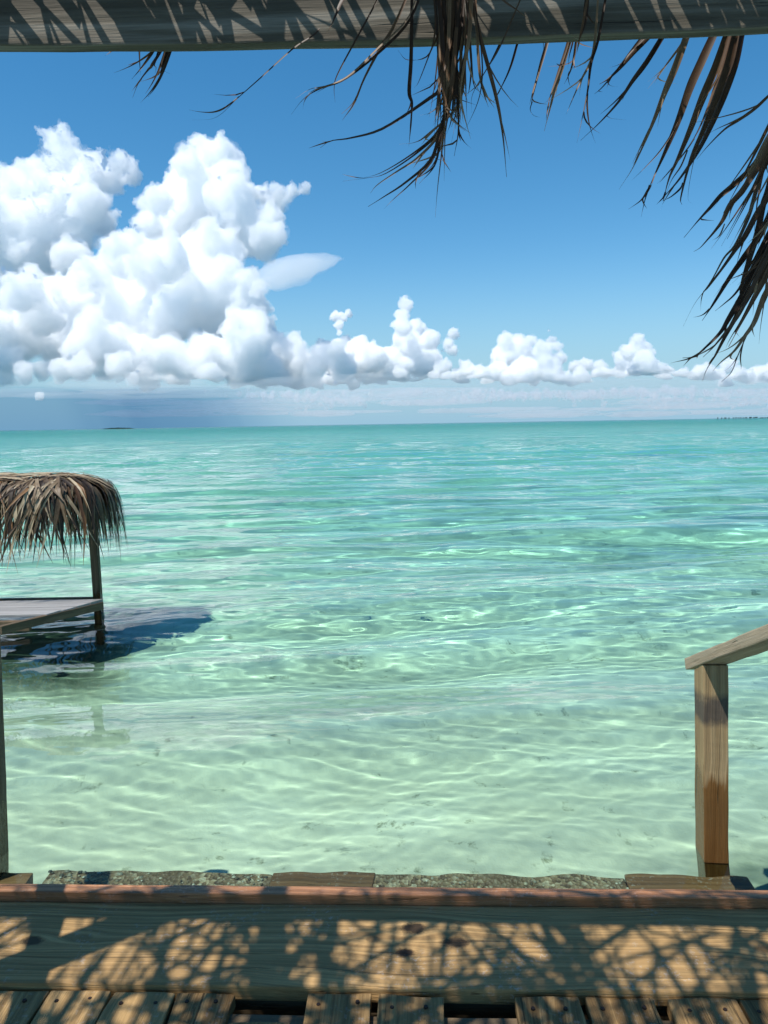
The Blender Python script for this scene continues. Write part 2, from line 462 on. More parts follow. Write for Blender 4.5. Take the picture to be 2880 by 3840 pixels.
    shaft(-700, 1000, 1440, .00062, 700, (.18, .46, .67), 'grey blue curtain of rain under the big cloud at the left')
    shaft(250, 1160, 1450, .0009, 500, (.18, .46, .67), 'darker rain shaft under the right foot of the big cloud')

# ------------------------------------------------------------------ wood
def wood(name, c0, c1, c2, axis='x', freq=1.0, rough=.75, spec=.25, wet=None, stain=None, dust=0.0, knots=(), bump=.6, wear=.5):
    """grain runs along the axis of the piece; knots: (along, across, size, dark) in metres of the piece's own space"""
    t = NT(name)
    tc = t.n('TexCoord'); P = tc.outputs['Object']
    oi = t.n('ObjectInfo')
    sep = t.n('SeparateXYZ', None, Vector=P)
    idx = {'x': 0, 'y': 1, 'z': 2}[axis]
    al = sep.outputs[idx]; oth = [sep.outputs[i] for i in range(3) if i != idx]
    ac = oth[0]; up = oth[1]
    rnd = t.math('MULTIPLY', oi.outputs['Random'], 17.0)
    kd = None
    knz = t.n('TexNoise', None, Vector=P, Scale=38, Detail=4, Roughness=.7).outputs[0] if knots else None
    acw = ac
    for ka, kc, ks, dark in knots:
        dx = t.math('DIVIDE', t.math('SUBTRACT', al, ka), ks * 3.0)
        dy = t.math('SUBTRACT', ac, kc)
        g = t.math('EXPONENT', t.math('MULTIPLY', t.math('ADD', t.math('MULTIPLY', dx, dx), t.math('MULTIPLY', t.math('DIVIDE', dy, ks * 1.6), t.math('DIVIDE', dy, ks * 1.6))), -1.0))
        acw = t.math('SUBTRACT', acw, t.math('MULTIPLY', g, t.math('MULTIPLY', t.math('SINE', t.math('DIVIDE', dy, ks * 1.2)), ks * 1.0)))
        dist = t.math('SQRT', t.math('ADD', t.math('POWER', t.math('DIVIDE', t.math('SUBTRACT', al, ka), ks * 1.25), 2.0), t.math('POWER', t.math('DIVIDE', dy, ks * .8), 2.0)))
        dist = t.math('ADD', dist, t.math('MULTIPLY', t.math('SUBTRACT', knz, .5), 1.1))
        k1 = t.math('MULTIPLY', t.map(dist, .45, 1.0, 1, 0, True), dark)
        kd = k1 if kd is None else t.math('MAXIMUM', kd, k1)
    cmb = t.n('CombineXYZ', None, X=t.math('ADD', al, rnd), Y=t.math('ADD', acw, rnd), Z=up)
    warp = t.n('TexNoise', None, Vector=t.n('Mapping', None, Vector=cmb.outputs[0], Scale=(1.3, 3, 3)).outputs[0], Scale=1.0, Detail=2)
    wv = t.math('MULTIPLY', t.math('SUBTRACT', warp.outputs[0], .5), .09)
    cmb2 = t.n('CombineXYZ', None, X=t.math('ADD', al, rnd), Y=t.math('ADD', t.math('ADD', acw, wv), rnd), Z=up)
    ring = t.n('TexNoise', None, Vector=t.n('Mapping', None, Vector=cmb2.outputs[0], Scale=(.9, 70 * freq, 40 * freq)).outputs[0], Scale=1.0, Detail=3, Roughness=.55)
    fine = t.n('TexNoise', None, Vector=t.n('Mapping', None, Vector=cmb2.outputs[0], Scale=(5, 320 * freq, 320 * freq)).outputs[0], Scale=1.0, Detail=3, Roughness=.6)
    blot = t.n('TexNoise', None, Vector=t.n('Mapping', None, Vector=cmb.outputs[0], Scale=(3, 7, 7)).outputs[0], Scale=1.0, Detail=5, Roughness=.65)
    c = t.ramp(ring.outputs[0], [(.36, c0), (.49, c1), (.62, c2)])
    c = t.mix(t.map(fine.outputs[0], .35, .7, 0, .55), c, c0)
    c = t.mix(t.map(blot.outputs[0], .35, .7, 0, wear), c, tuple(x * .45 for x in c1))
    crk = t.n('TexNoise', None, Vector=t.n('Mapping', None, Vector=cmb2.outputs[0], Scale=(1.6, 130, 60)).outputs[0], Scale=1.0, Detail=2)
    crk = t.map(crk.outputs[0], .66, .71)
    c = t.mix(t.math('MULTIPLY', crk, .8), c, tuple(x * .3 for x in c0))
    c = t.mix(.35, c, t.mix(oi.outputs['Random'], tuple(x * .6 for x in c1), tuple(min(1, x * 1.3) for x in c2)))
    if dust:
        dn = t.n('TexNoise', None, Vector=P, Scale=75, Detail=3, Roughness=.7)
        dm = t.n('TexNoise', None, Vector=P, Scale=4.5, Detail=3)
        df = t.math('MULTIPLY', t.map(dn.outputs[0], .56, .66, 0, dust), t.map(dm.outputs[0], .48, .62))
        c = t.mix(df, c, (.55, .53, .50))
    if stain:
        z0, z1, amt = stain
        sn = t.n('TexNoise', None, Vector=P, Scale=22, Detail=5, Roughness=.7)
        band = t.math('MULTIPLY', t.map(sep.outputs['Z'], z0, (z0 + z1) / 2, 0, 1, True), t.map(sep.outputs['Z'], (z0 + z1) / 2, z1, 1, 0, True))
        c = t.mix(t.math('MULTIPLY', t.map(t.math('MULTIPLY', band, t.math('ADD', sn.outputs[0], .25)), .30, .62), amt), c, (.06, .055, .055))
    if kd is not None:
        c = t.mix(kd, c, (.035, .024, .016))
    rg = rough
    if wet is not None:
        wn_ = t.n('TexNoise', None, Vector=t.n('Mapping', None, Vector=P, Scale=(45, 45, 5)).outputs[0], Scale=1.0, Detail=3)
        wf = t.map(t.math('ADD', sep.outputs['Z'], t.math('MULTIPLY', wn_.outputs[0], -.24)), wet - .14, wet - .075, 1, 0, True)
        c = t.mix(wf, c, t.mix(1.0, c, (.46, .33, .22), 'MULTIPLY'))
        rg = t.math('SUBTRACT', rough, t.math('MULTIPLY', wf, rough - .22))
    h = t.math('SUBTRACT', t.math('ADD', ring.outputs[0], t.math('MULTIPLY', fine.outputs[0], .5)), crk)
    if kd is not None: h = t.math('SUBTRACT', h, t.math('MULTIPLY', kd, .8))
    bp = t.n('Bump', None, Height=h, Strength=bump, Distance=.006)
    p = t.n('BsdfPrincipled', None, Roughness=rg, Normal=bp.outputs[0])
    t.set(p.inputs['Base Color'], c)
    p.inputs['Specular IOR Level'].default_value = spec
    return t.surf(p)

def block(name, size, m, parent=None, loc=(0, 0, 0), rot=(0, 0, 0), bevel=.004, seg=(1, 1, 1), rough=0.0, seed=0, bend=None, caustic=False):
    """a sawn piece: bevelled box, optionally cut into slices so that its edges can be uneven"""
    bm = bmesh.new()
    bmesh.ops.create_cube(bm, size=1)
    for vv in bm.verts: vv.co = Vector((vv.co.x * size[0], vv.co.y * size[1], vv.co.z * size[2]))
    if bevel: bmesh.ops.bevel(bm, geom=bm.edges[:], offset=bevel, segments=2, affect='EDGES', profile=.6)
    for ax in range(3):
        for i in range(1, seg[ax]):
            no = [0, 0, 0]; no[ax] = 1
            co = [0, 0, 0]; co[ax] = size[ax] * (i / seg[ax] - .5)
            bmesh.ops.bisect_plane(bm, geom=bm.verts[:] + bm.edges[:] + bm.faces[:], plane_co=co, plane_no=no)
    for vv in bm.verts:
        if rough:
            q = vv.co * 9 + Vector((seed * 3.7, seed * 1.3, 0))
            vv.co += Vector((noise.noise(q), noise.noise(q + Vector((9, 2, 1))), noise.noise(q + Vector((3, 8, 4))))) * rough
        if bend: vv.co = bend(vv.co)
    me = bpy.data.meshes.new(name); bm.to_mesh(me); bm.free()
    for p_ in me.polygons: p_.use_smooth = False
    o = obj(name, me, m, parent)
    o.location = loc; o.rotation_euler = rot
    o.cycles.is_caustics_receiver = True
    return o

YAW = math.radians(-2.4)
ZD = .13
# ------------------------------------------------------------------ deck, step, rail, shelter frame
if want('deck'):
    DK = empty('wooden_deck', (0, 2.0, ZD), YAW)
    tag(DK, 'weathered wooden deck with a raised edge board at the water', 'deck')
    RD = Matrix.Translation((0, 2.0, ZD)) @ Matrix.Rotation(YAW, 4, 'Z'); RDI = RD.inverted()
    def dk(u, v, z=ZD): return RDI @ at_height(u, v, z)
    kn = [(325, 3512, .021, .25), (120, 3525, .03, .8), (1553, 3478, .036, .95), (1709, 3532, .036, .9), (1518, 3571, .026, 1.0), (1400, 3520, .02, .5), (2870, 3560, .03, .6)]
    y0, y1 = dk(1440, 3703).y, dk(1440, 3391).y
    yc = (y0 + y1) / 2
    knots = [(dk(u, v).x, dk(u, v).y - yc, k, d) for u, v, k, d in kn]
    M_wide = wood('weathered_board', (.070, .036, .013), (.30, .175, .068), (.60, .38, .165), 'x', 1.15, wear=.75, dust=.4, knots=knots, bump=.9)
    M_plank = wood('deck_plank', (.085, .045, .017), (.31, .185, .072), (.58, .37, .16), 'y', 1.0, dust=.3, bump=.8, wear=.7)
    M_kerb = wood('wet_red_board', (.07, .022, .008), (.29, .112, .040), (.50, .24, .11), 'x', 1.1, rough=.40, spec=.45, bump=.9, wear=.55, dust=.25)
    M_joist = wood('joist_wood', (.07, .05, .03), (.15, .105, .06), (.24, .17, .10), 'x', 1.0)
    o = block('border_board', (3.6, y1 - y0, .040), M_wide, DK, (0, yc, -.020), bevel=.005, seg=(40, 6, 1), rough=.0022, seed=2)
    kt = dk(1440, 3355, ZD + .028)
    o = block('edge_board', (3.6, .039, .14), M_kerb, DK, (0, y1 + .0215, .028 - .07), bevel=.003, seg=(36, 1, 2), rough=.0018, seed=5)
    o['label'] = 'raised red brown board along the water'
    rng = random.Random(5)
    spans = [(-215, -70, 0), (-60, 165, 0), (182, 413, 0), (425, 656, 0), (668, 880, 0), (884, 1110, 1), (1162, 1398, 0), (1417, 1655, 0), (1662, 1918, 2), (1925, 2166, 0), (2186, 2440, 0), (2492, 2752, 0), (2768, 3010, 0), (3025, 3260, 0)]
    for i, (ua, ub, short) in enumerate(spans):
        xa, xb = dk(ua, 3722).x, dk(ub, 3722).x
        ye = y0 - .008 - (0, .085, .115)[short] - rng.uniform(0, .008)
        ln = 1.45
        zt = -.004 - rng.uniform(0, .006) - (0, .010, .012)[short]
        o = block('plank', (xb - xa, ln, .034), M_plank, DK, ((xa + xb) / 2, ye - ln / 2, zt - .017), (rng.uniform(-.002, .002), rng.uniform(-.015, .015), rng.uniform(-.006, .006)), bevel=.005, seg=(6, 46, 1), rough=.006, seed=i + 9)
        # screw heads sunk in the end of the plank
        for sx in (.24, .76):
            bm = bmesh.new(); bmesh.ops.create_cone(bm, cap_ends=True, segments=10, radius1=.0055, radius2=.0045, depth=.004)
            me = bpy.data.meshes.new('screw'); bm.to_mesh(me); bm.free()
            w_ = xb - xa
            s_ = obj('screw', me, None, o); s_.location = (w_ * (sx - .5) + rng.uniform(-.008, .008), ln / 2 - .03 - rng.uniform(0, .012), .0185)
            if 'M_screw' not in globals():
                tt = NT('rusty_screw'); pp = tt.n('BsdfPrincipled', None, Roughness=.6, Metallic=.6); pp.inputs['Base Color'].default_value = (.05, .03, .022, 1); M_screw = tt.surf(pp)
            me.materials.append(M_screw)
    for yy, zz in ((y0 - .075, -.075), (y0 - .62, -.085), (y0 - 1.2, -.085)):
        block('joist', (3.6, .045, .09), M_joist, DK, (0, yy, zz), bevel=.003, seg=(20, 1, 1), rough=.002, seed=3)
    block('joist', (3.6, .045, .10), M_joist, DK, (0, y0 + .035, -.095), bevel=.003, seg=(20, 1, 1), rough=.002, seed=4)
    for xx in (-1.5, -.5, .5, 1.5):
        block('pile', (.09, .09, .62), M_joist, DK, (xx, y0 - .13, -.45), bevel=.004)

    # submerged step beyond the edge board: wet boards and gravelly concrete just under the water
    ST = empty('submerged_step', (0, 2.0, 0), YAW)
    tag(ST, 'narrow submerged step of wet boards and pebbly concrete beyond the deck edge', 'step')
    RS = Matrix.Translation((0, 2.0, 0)) @ Matrix.Rotation(YAW, 4, 'Z')
    def sx_(u): return (RS.inverted() @ at_height(u, 3285, -.02)).x
    tt = NT('pebbly_concrete'); P = tt.n('TexCoord').outputs['Object']
    vo = tt.n('TexVoronoi', None, Vector=P, Scale=70); nz = tt.n('TexNoise', None, Vector=P, Scale=9, Detail=5)
    cc = tt.ramp(tt.n('SeparateColor', None, Color=vo.outputs['Color']).outputs[0], [(.0, (.08, .045, .025)), (.35, (.25, .155, .085)), (.7, (.43, .31, .19)), (1.0, (.66, .57, .42))])
    cc = tt.mix(tt.map(nz.outputs[0], .42, .62, 0, .8), cc, (.16, .10, .055))
    bp = tt.n('Bump', None, Height=vo.outputs['Distance'], Strength=.9, Distance=.01)
    pp = tt.n('BsdfPrincipled', None, Roughness=.5, Normal=bp.outputs[0]); tt.set(pp.inputs['Base Color'], cc)
    M_peb = tt.surf(pp)
    M_sub = wood('soaked_board', (.06, .028, .012), (.20, .092, .040), (.34, .185, .09), 'x', 1.2, rough=.5, dust=.5, wear=.6)
    ys0 = .10
    ysf = .41
    for k, (ua, ub, kind, dy, dz) in enumerate([(-420, 128, 'w', -.012, -.012), (190, 1030, 'c', -.006, -.008), (1030, 1400, 'w', .004, .002), (1400, 2340, 'c', .002, -.005), (2340, 2800, 'w', .012, .004)]):
        xa, xb = sx_(ua), sx_(ub)
        w_ = ysf + dy - ys0
        block('board' if kind == 'w' else 'concrete_slab', (xb - xa + .002, w_, .10), M_sub if kind == 'w' else M_peb, ST, ((xa + xb) / 2, ys0 + w_ / 2, -.076 + dz), bevel=.006, seg=(max(4, int((xb - xa) / .015)), 12, 2), rough=.011 if kind == 'w' else .014, seed=k + 30)
    pbl = []; tones = []
    for k in range(1500):
        u = rng.uniform(190, 2800)
        if (1040 < u < 1390 or u > 2350) and rng.random() < .75: continue
        x = sx_(u) + rng.uniform(-.01, .01)
        y = ys0 + (ysf - ys0 - .012) * rng.random()
        r = rng.uniform(.0025, .0075) * (1.3 if rng.random() < .1 else 1)
        pbl.append((x, y, -.033 + rng.uniform(-.003, .003), r)); tones.append(rng.random())
    vI, fI = ICO[1]
    vv_ = []; ff_ = []; tt_ = []
    for k, (x, y, z, r) in enumerate(pbl):
        sc_ = np.array([rng.uniform(.7, 1.4), rng.uniform(.7, 1.3), rng.uniform(.5, .9)]) * r
        vv_.append(vI * sc_ + np.array([x, y, z])); ff_.append(fI + k * len(vI)); tt_ += [tones[k]] * len(vI)
    me = mesh_np('pebbles', np.concatenate(vv_), np.concatenate(ff_))
    at_ = me.attributes.new('tone', 'FLOAT', 'POINT'); at_.data.foreach_set('value', np.array(tt_, 'f'))
    tt = NT('wet_pebble'); a_ = tt.n('Attribute'); a_.attribute_name = 'tone'
    pp = tt.n('BsdfPrincipled', None, Roughness=.35)
    tt.set(pp.inputs['Base Color'], tt.ramp(a_.outputs['Fac'], [(0, (.06, .06, .05)), (.3, (.22, .15, .08)), (.5, (.30, .29, .24)), (.75, (.50, .44, .32)), (1, (.70, .68, .60))]))
    o = obj('pebbles', me, tt.surf(pp), ST); o.cycles.is_caustics_receiver = True
    tag(o, None, None, None, 'stuff')
    block('board', (2.9, .06, .36), M_joist, ST, (0, ys0 + .14, -.32), bevel=.004)

    # handrail post standing in the water, with the sloping rail that comes up to the deck
    M_post = wood('post_wood', (.19, .115, .05), (.40, .265, .125), (.56, .41, .22), 'z', .9, wet=.30, stain=(.42, .64, .8), bump=.6, wear=.45)
    M_rail = wood('rail_wood', (.24, .175, .11), (.44, .34, .22), (.56, .46, .33), 'y', 1.0, bump=.5, wear=.35)
    B = at_height(2640, 3236, 0)
    T = at_depth(2637, 2496, B.y)
    HR = empty('handrail', (B.x, B.y, 0), YAW)
    tag(HR, 'wooden handrail sloping down to a square post standing in the water at the right', 'handrail')
    pw, pd = .081, .085
    lean = (T.x - B.x) / T.z
    bot = -.62
    def bend_post(c):
        z = c.z
        return Vector((c.x + lean * z, c.y, z))
    bm = bmesh.new(); bmesh.ops.create_cube(bm, size=1)
    for vv in bm.verts: vv.co = Vector((vv.co.x * pw + pw / 2, vv.co.y * pd + pd / 2, bot + (vv.co.z + .5) * (T.z - bot)))
    bmesh.ops.bevel(bm, geom=bm.edges[:], offset=.004, segments=2, affect='EDGES', profile=.6)
    for i in range(1, 40):
        bmesh.ops.bisect_plane(bm, geom=bm.verts[:] + bm.edges[:] + bm.faces[:], plane_co=(0, 0, bot + (T.z - bot) * i / 40), plane_no=(0, 0, 1))
    for vv in bm.verts:
        q = vv.co * 8
        vv.co += Vector((noise.noise(q), noise.noise(q + Vector((5, 1, 2))), 0)) * .0022
        vv.co = bend_post(vv.co)
    me = bpy.data.meshes.new('post'); bm.to_mesh(me); bm.free()
    po = obj('post', me, M_post, HR); po.cycles.is_caustics_receiver = True
    slope = math.radians(25)
    L = 1.9
    rl = block('rail', (.089, L, .040), M_rail, HR, bevel=.004, seg=(1, 40, 1), rough=.002, seed=8)
    cx = T.x - B.x + pw * .5
    cy_ = .16                                   # the rail's far end, a little beyond the post
    rl.rotation_euler = (-slope, 0, 0)
    d_ = Vector((0, -math.cos(slope), math.sin(slope)))
    end = Vector((cx, cy_, T.z + .020 / math.cos(slope) - math.tan(slope) * (cy_ - 0.0) + .006))
    rl.location = end + d_ * (L / 2)
    rl.rotation_euler = (-slope, 0, 0)

    for k, (q, ox) in enumerate(((-.90, -.018), (-.90, .020), (-.52, .004))):
        bm = bmesh.new(); bmesh.ops.create_cone(bm, cap_ends=True, segments=10, radius1=.0045, radius2=.0035, depth=.004)
        me = bpy.data.meshes.new('screw'); bm.to_mesh(me); bm.free()
        s_ = obj('screw', me, M_screw, rl); s_.location = (ox, -q, .0212)
    # shelter: eave beam, near-left post (the roof follows)
    BY = 1.325                                      # the eave beam runs above the deck, short of its edge
    SH = empty('thatched_shelter', (0, BY, 0), YAW)
    tag(SH, 'palm thatched sun shelter over the deck, seen from underneath, with its grey eave beam', 'shelter')
    RH = Matrix.Translation((0, BY, 0)) @ Matrix.Rotation(YAW, 4, 'Z'); RHI = RH.inverted()
    M_beam = wood('grey_beam', (.055, .043, .028), (.14, .12, .088), (.34, .31, .26), 'x', .8, bump=.5, wear=.3)
    M_dark = wood('old_post', (.10, .075, .045), (.20, .155, .095), (.28, .22, .14), 'z', 1.0, wet=.22)
    def on_plane(u, v, M=RHI, y=0.0):              # local point of a piece's own plane y = const
        o_ = M @ Vector((0, 0, EYE)); r_ = M.to_3x3() @ ray(u, v)
        return o_ + r_ * ((y - o_.y) / r_.y)
    pts = [on_plane(u, v) for u, v in ((0, 169), (1440, 151), (2880, 101))]
    fx = np.polyfit([p.x for p in pts], [p.z for p in pts], 2)
    xl, xr = pts[0].x, pts[2].x
    zb = lambda x: float(np.polyval(fx, min(max(x, xl - .3), xr + .3)))
    block('beam', (4.4, .028, .14), M_beam, SH, (0, .014, 0), bevel=.003, seg=(60, 1, 3), rough=.0015, seed=6, bend=lambda c: Vector((c.x, c.y + (c.z + .07) * .12, c.z + .07 + zb(c.x))))
    for xx in (-1.42, 1.42):
        o = block('post', (.09, .09, zb(xx) - .02), M_dark, SH, (xx, .075, ZD + (zb(xx) - .02 - ZD) / 2 + .06), bevel=.005)

    # the other handrail, of which only the post's edge shows
    pb = at_height(39, 3240, 0)
    HL = empty('handrail', (pb.x, pb.y, 0), YAW)
    tag(HL, 'dark wooden handrail post standing in the water at the left edge', 'handrail')
    RL = (Matrix.Translation(pb) @ Matrix.Rotation(YAW, 4, 'Z')).inverted()
    pt = on_plane(3, 2290, RL, 0)
    ln2 = pt.x / pt.z
    bm = bmesh.new(); bmesh.ops.create_cube(bm, size=1)
    for vv in bm.verts:
        z = -.7 + (vv.co.z + .5) * 1.78
        vv.co = Vector((-.043 + vv.co.x * .086 + ln2 * z, -.045 + vv.co.y * .09, z))
    bmesh.ops.bevel(bm, geom=bm.edges[:], offset=.005, segments=2, affect='EDGES')
    for i in range(1, 30):
        bmesh.ops.bisect_plane(bm, geom=bm.verts[:] + bm.edges[:] + bm.faces[:], plane_co=(0, 0, -.7 + 1.78 * i / 30), plane_no=(0, 0, 1))
    for vv in bm.verts:
        q = vv.co * 8
        vv.co += Vector((noise.noise(q), noise.noise(q + Vector((5, 1, 2))), 0)) * .003
    me = bpy.data.meshes.new('post'); bm.to_mesh(me); bm.free()
    o = obj('post', me, M_dark, HL); o.cycles.is_caustics_receiver = True
    pc = on_plane(21, 2478, RL, -.025)
    rl = block('rail', (.040, 1.6, .089), M_rail, HR, bevel=.004, seg=(1, 40, 1), rough=.002, seed=12)
    rl.parent = HL
    sl2 = math.radians(25)
    rl.rotation_euler = (-sl2, 0, .05)
    rl.location = Vector((pc.x - .02 - .04, pc.y + .03 - .8 * math.cos(sl2), pc.z + .8 * math.sin(sl2)))

# ------------------------------------------------------------------ palm leaves
def leaf_material(name, dark, mid, light, trans=.25):
    t = NT(name)
    oi = t.n('ObjectInfo'); at = t.n('Attribute'); at.attribute_name = 'tone'
    P = t.n('TexCoord').outputs['Object']
    nz = t.n('TexNoise', None, Vector=P, Scale=14, Detail=4, Roughness=.7)
    tone = t.math('ADD', at.outputs['Fac'], t.math('MULTIPLY', t.math('SUBTRACT', nz.outputs[0], .5), .55))
    c = t.ramp(tone, [(.1, dark), (.5, mid), (.95, light)])
    p = t.n('BsdfPrincipled', None, Roughness=.5); t.set(p.inputs['Base Color'], c)
    p.inputs['Specular IOR Level'].default_value = .35
    tr = t.n('BsdfTranslucent', None, Color=c)
    mx = t.n('MixShader'); mx.inputs[0].default_value = trans
    t.t.links.new(p.outputs[0], mx.inputs[1]); t.t.links.new(tr.outputs[0], mx.inputs[2])
    return t.surf(mx)

class Blades:
    """folded, tapering leaf blades collected into one mesh"""
    def __init__(s): s.v, s.f, s.t = [], [], []
    def add(s, pts, w, side, tone=.5, fold=.35, twist=0.0, taper=1.0, tip=.06, root=.75):
        pts = [Vector(p) for p in pts]
        n = len(pts); b = len(s.v)
        side = Vector(side)
        for i, p in enumerate(pts):
            tg = (pts[min(i + 1, n - 1)] - pts[max(i - 1, 0)]).normalized()
            sd = (side - tg * side.dot(tg))
            if sd.length < 1e-6: sd = tg.orthogonal()
            sd.normalize()
            u = i / (n - 1)
            if twist: sd = Matrix.Rotation(twist * u, 3, tg) @ sd
            nn = tg.cross(sd)
            ww = w * .5 * (root + (1 - root) * min(1, u * 4)) * max(tip, min(1.0, (1 - u) * 1.7) ** taper)
            s.v += [p - sd * ww + nn * ww * fold, p, p + sd * ww + nn * ww * fold]
            tn = min(1, tone + .35 * max(0, u - .75) * 2)
            s.t += [tn, tn * .9, tn]
        for i in range(n - 1):
            a = b + i * 3
            s.f += [(a, a + 1, a + 4, a + 3), (a + 1, a + 2, a + 5, a + 4)]
    def mesh(s, name, origin=Vector((0, 0, 0))):
        me = mesh_np(name, [tuple(p - origin) for p in s.v], s.f)
        at = me.attributes.new('tone', 'FLOAT', 'POINT'); at.data.foreach_set('value', np.array(s.t, 'f'))
        return me
def spline(pts, n):
    """Catmull-Rom through points, n samples"""
    P = [np.array(p, float) for p in pts]
    P = [2 * P[0] - P[1]] + P + [2 * P[-1] - P[-2]]
    seg = len(P) - 3
    out = []
    for k in range(n):
        t = k / (n - 1) * seg; i = min(int(t), seg - 1); t -= i
        a, b, c, d = P[i:i + 4]
        out.append(.5 * (2 * b + (c - a) * t + (2 * a - 5 * b + 4 * c - d) * t * t + (3 * b - a - 3 * c + d) * t ** 3))
    return out

if want('leaves') or want('deck'):
    M_leaf = leaf_material('dry_palm_leaf', (.038, .018, .009), (.14, .072, .034), (.42, .30, .185), .14)
if want('leaves'):
    rl_ = random.Random(21)
    FV = 1.736
    KD = BY / 1.70
    def strands(root, L, d, conv, jitter=.04):
        """L: (points, width) in photo pixels through conv; every strand bends through its own depth"""
        d = d * KD
        org = root.matrix_world.translation if False else Vector(root.location)
        for pts, w in L:
            P = [conv(*p) for p in pts]
            n = max(6, 4 * len(P))
            sp = spline([(*p, 0) for p in P], n)
            d0 = d + rl_.uniform(-jitter, jitter); bow = rl_.uniform(-.04, .045); sk = rl_.uniform(-.03, .03)
            W = []
            for i, q in enumerate(sp):
                u = i / (n - 1)
                W.append(at_depth(q[0], q[1], d0 + bow * u * u + sk * u))
            b = Blades()
            side = Vector((1, rl_.uniform(-.5, .5), 0)) if abs(P[-1][0] - P[0][0]) < abs(P[-1][1] - P[0][1]) else Vector((0, rl_.uniform(-.4, .4), 1))
            tn = rl_.choice([.08, .15, .25, .38, .62])
            b.add(W, 1.12 * w / F * d, side, tone=tn, fold=rl_.uniform(.3, .8), twist=rl_.uniform(-1.5, 1.5), tip=.10)
            if w > 7:                                    # split fibres peeling off the blade
                for k in range(rl_.randint(1, 3)):
                    i0 = rl_.randint(n // 4, n - 4); m_ = rl_.randint(3, max(4, n - i0))
                    dv_ = Vector((rl_.gauss(0, 1), rl_.gauss(0, .5), rl_.gauss(0, .3))) * .022
                    seg_ = W[i0:i0 + m_]
                    if len(seg_) < 3: continue
                    b.add([p + dv_ * (j / (len(seg_) - 1)) ** 1.6 for j, p in enumerate(seg_)], .0028, side, tone=min(1, tn + .2), fold=.3, twist=rl_.uniform(-1, 1))
            obj('leaflet', b.mesh('leaflet', org), M_leaf, root)
    fv = lambda x, y: (x * FV, y * FV)
    r2 = lambda x, y: (1440 + .868 * x, .868 * y)
    r6 = lambda x, y: (2300 + .3496 * x, 700 + .3496 * y)
    def frond(label, u, v, d, group='dry palm fronds hanging at the eave'):
        e = empty('palm_frond', at_depth(u, v, d * KD))
        return tag(e, label, 'palm frond', group)
    # the big tuft in front of the beam
    e = frond('largest tuft of dry palm leaflets hanging in front of the beam at the centre', 1680, -60, 1.60)
    C = [([(960,-30),(962,100),(960,200),(955,300),(945,400),(940,470)], 15), ([(985,-30),(985,100),(975,200),(950,280),(930,345),(875,395),(830,425),(795,447)], 13),
         ([(970,-30),(975,120),(965,220),(945,285),(900,330),(832,375),(790,385),(740,392)], 11), ([(966,-30),(968,180),(950,285),(905,340),(860,370),(815,400),(800,418)], 9),
         ([(985,-30),(970,120),(950,190),(925,215),(830,277),(760,298),(715,305),(692,320)], 11), ([(1000,-30),(1005,120),(990,225),(925,290),(895,308),(862,312)], 8),
         ([(1010,-30),(1035,80),(1070,210),(1085,290),(1094,383)], 16), ([(1000,-30),(985,100),(987,200),(990,280),(981,338)], 12), ([(890,-30),(888,125),(884,200),(890,225),(888,260),(884,308)], 12),
         ([(905,-30),(880,40),(820,100),(755,162),(710,184),(670,193),(638,214)], 9), ([(915,-30),(880,50),(810,120),(742,172),(695,190),(658,212),(629,248)], 11), ([(890,-30),(850,60),(825,100),(790,165),(765,220),(738,247)], 11),
         ([(830,-30),(800,30),(770,85),(730,160),(722,190),(724,222)], 6), ([(1000,-30),(1000,90),(985,140),(950,172),(910,192)], 7), ([(1020,-30),(1040,120),(1037,200),(1015,260),(992,298)], 6),
         ([(1025,-30),(1035,140),(1045,200),(1055,232)], 10), ([(985,60),(978,160),(972,230),(960,300)], 14), ([(1060,-30),(1085,0),(1120,25),(1155,54)], 6),
         ([(1140,-40),(1082,95),(1050,150),(1020,205),(1019,245)], 6), ([(958,280),(947,330),(900,362)], 8), ([(960,250),(950,310),(938,360),(905,398)], 9),
         ([(950,-30),(952,150),(945,240),(935,270)], 12), ([(976,-30),(980,150),(975,250),(965,290)], 15), ([(968,-30),(970,180),(962,290)], 15), ([(990,-30),(995,140),(985,240),(975,275)], 11),
         ([(945,-30),(955,90),(958,220),(955,340)], 13), ([(1005,-30),(1015,100),(1022,180),(1036,200)], 8), ([(955,-30),(950,60),(930,110),(905,175),(895,190)], 6), ([(1015,-30),(1010,60),(1000,180),(975,310)], 10), ([(935,-30),(940,60),(925,120),(880,130),(860,110)], 5)]
    for k in range(14):
        x0 = rl_.uniform(938, 1022); x1 = rl_.uniform(945, 1000)
        C.append(([(x0, -30), (x0 * .6 + x1 * .4 + rl_.uniform(-6, 6), 80), (x1, 190), (x1 + rl_.uniform(-14, 6), rl_.uniform(240, 310))], rl_.uniform(8, 15)))
    strands(e, C, 1.60, fv)
    e = frond('two brown leaflets drooping over the beam right of the big tuft', 2230, -30, 1.61)
    strands(e, [([(880,-40),(862,100),(838,190)], 16), ([(925,-40),(912,150),(895,260),(850,350),(810,440),(787,495)], 9), ([(962,-40),(925,175),(895,280),(880,400),(855,520),(833,618)], 9), ([(885,-40),(850,150),(835,200)], 8)], 1.61, r2)
    e = tag(empty('palm_leaflet', at_depth(1172, 130, 1.64 * KD)), 'single long curved leaflet trailing left below the beam', 'palm leaflet')
    strands(e, [([(690,62),(675,77),(632,105),(560,170),(510,215),(480,245),(455,258),(415,260)], 9)], 1.66, fv, .01)
    e = tag(empty('stick', at_depth(1250, 60, 1.65 * KD)), 'pale dry stick leaning across the beam left of the big tuft', 'stick')
    strands(e, [([(762,-35),(740,4),(722,45),(704,78)], 17)], 1.66, fv, .005)
    # behind the beam
    e = frond('small frayed tuft of leaflets hanging behind the beam at the upper left', 590, 150, 1.86)
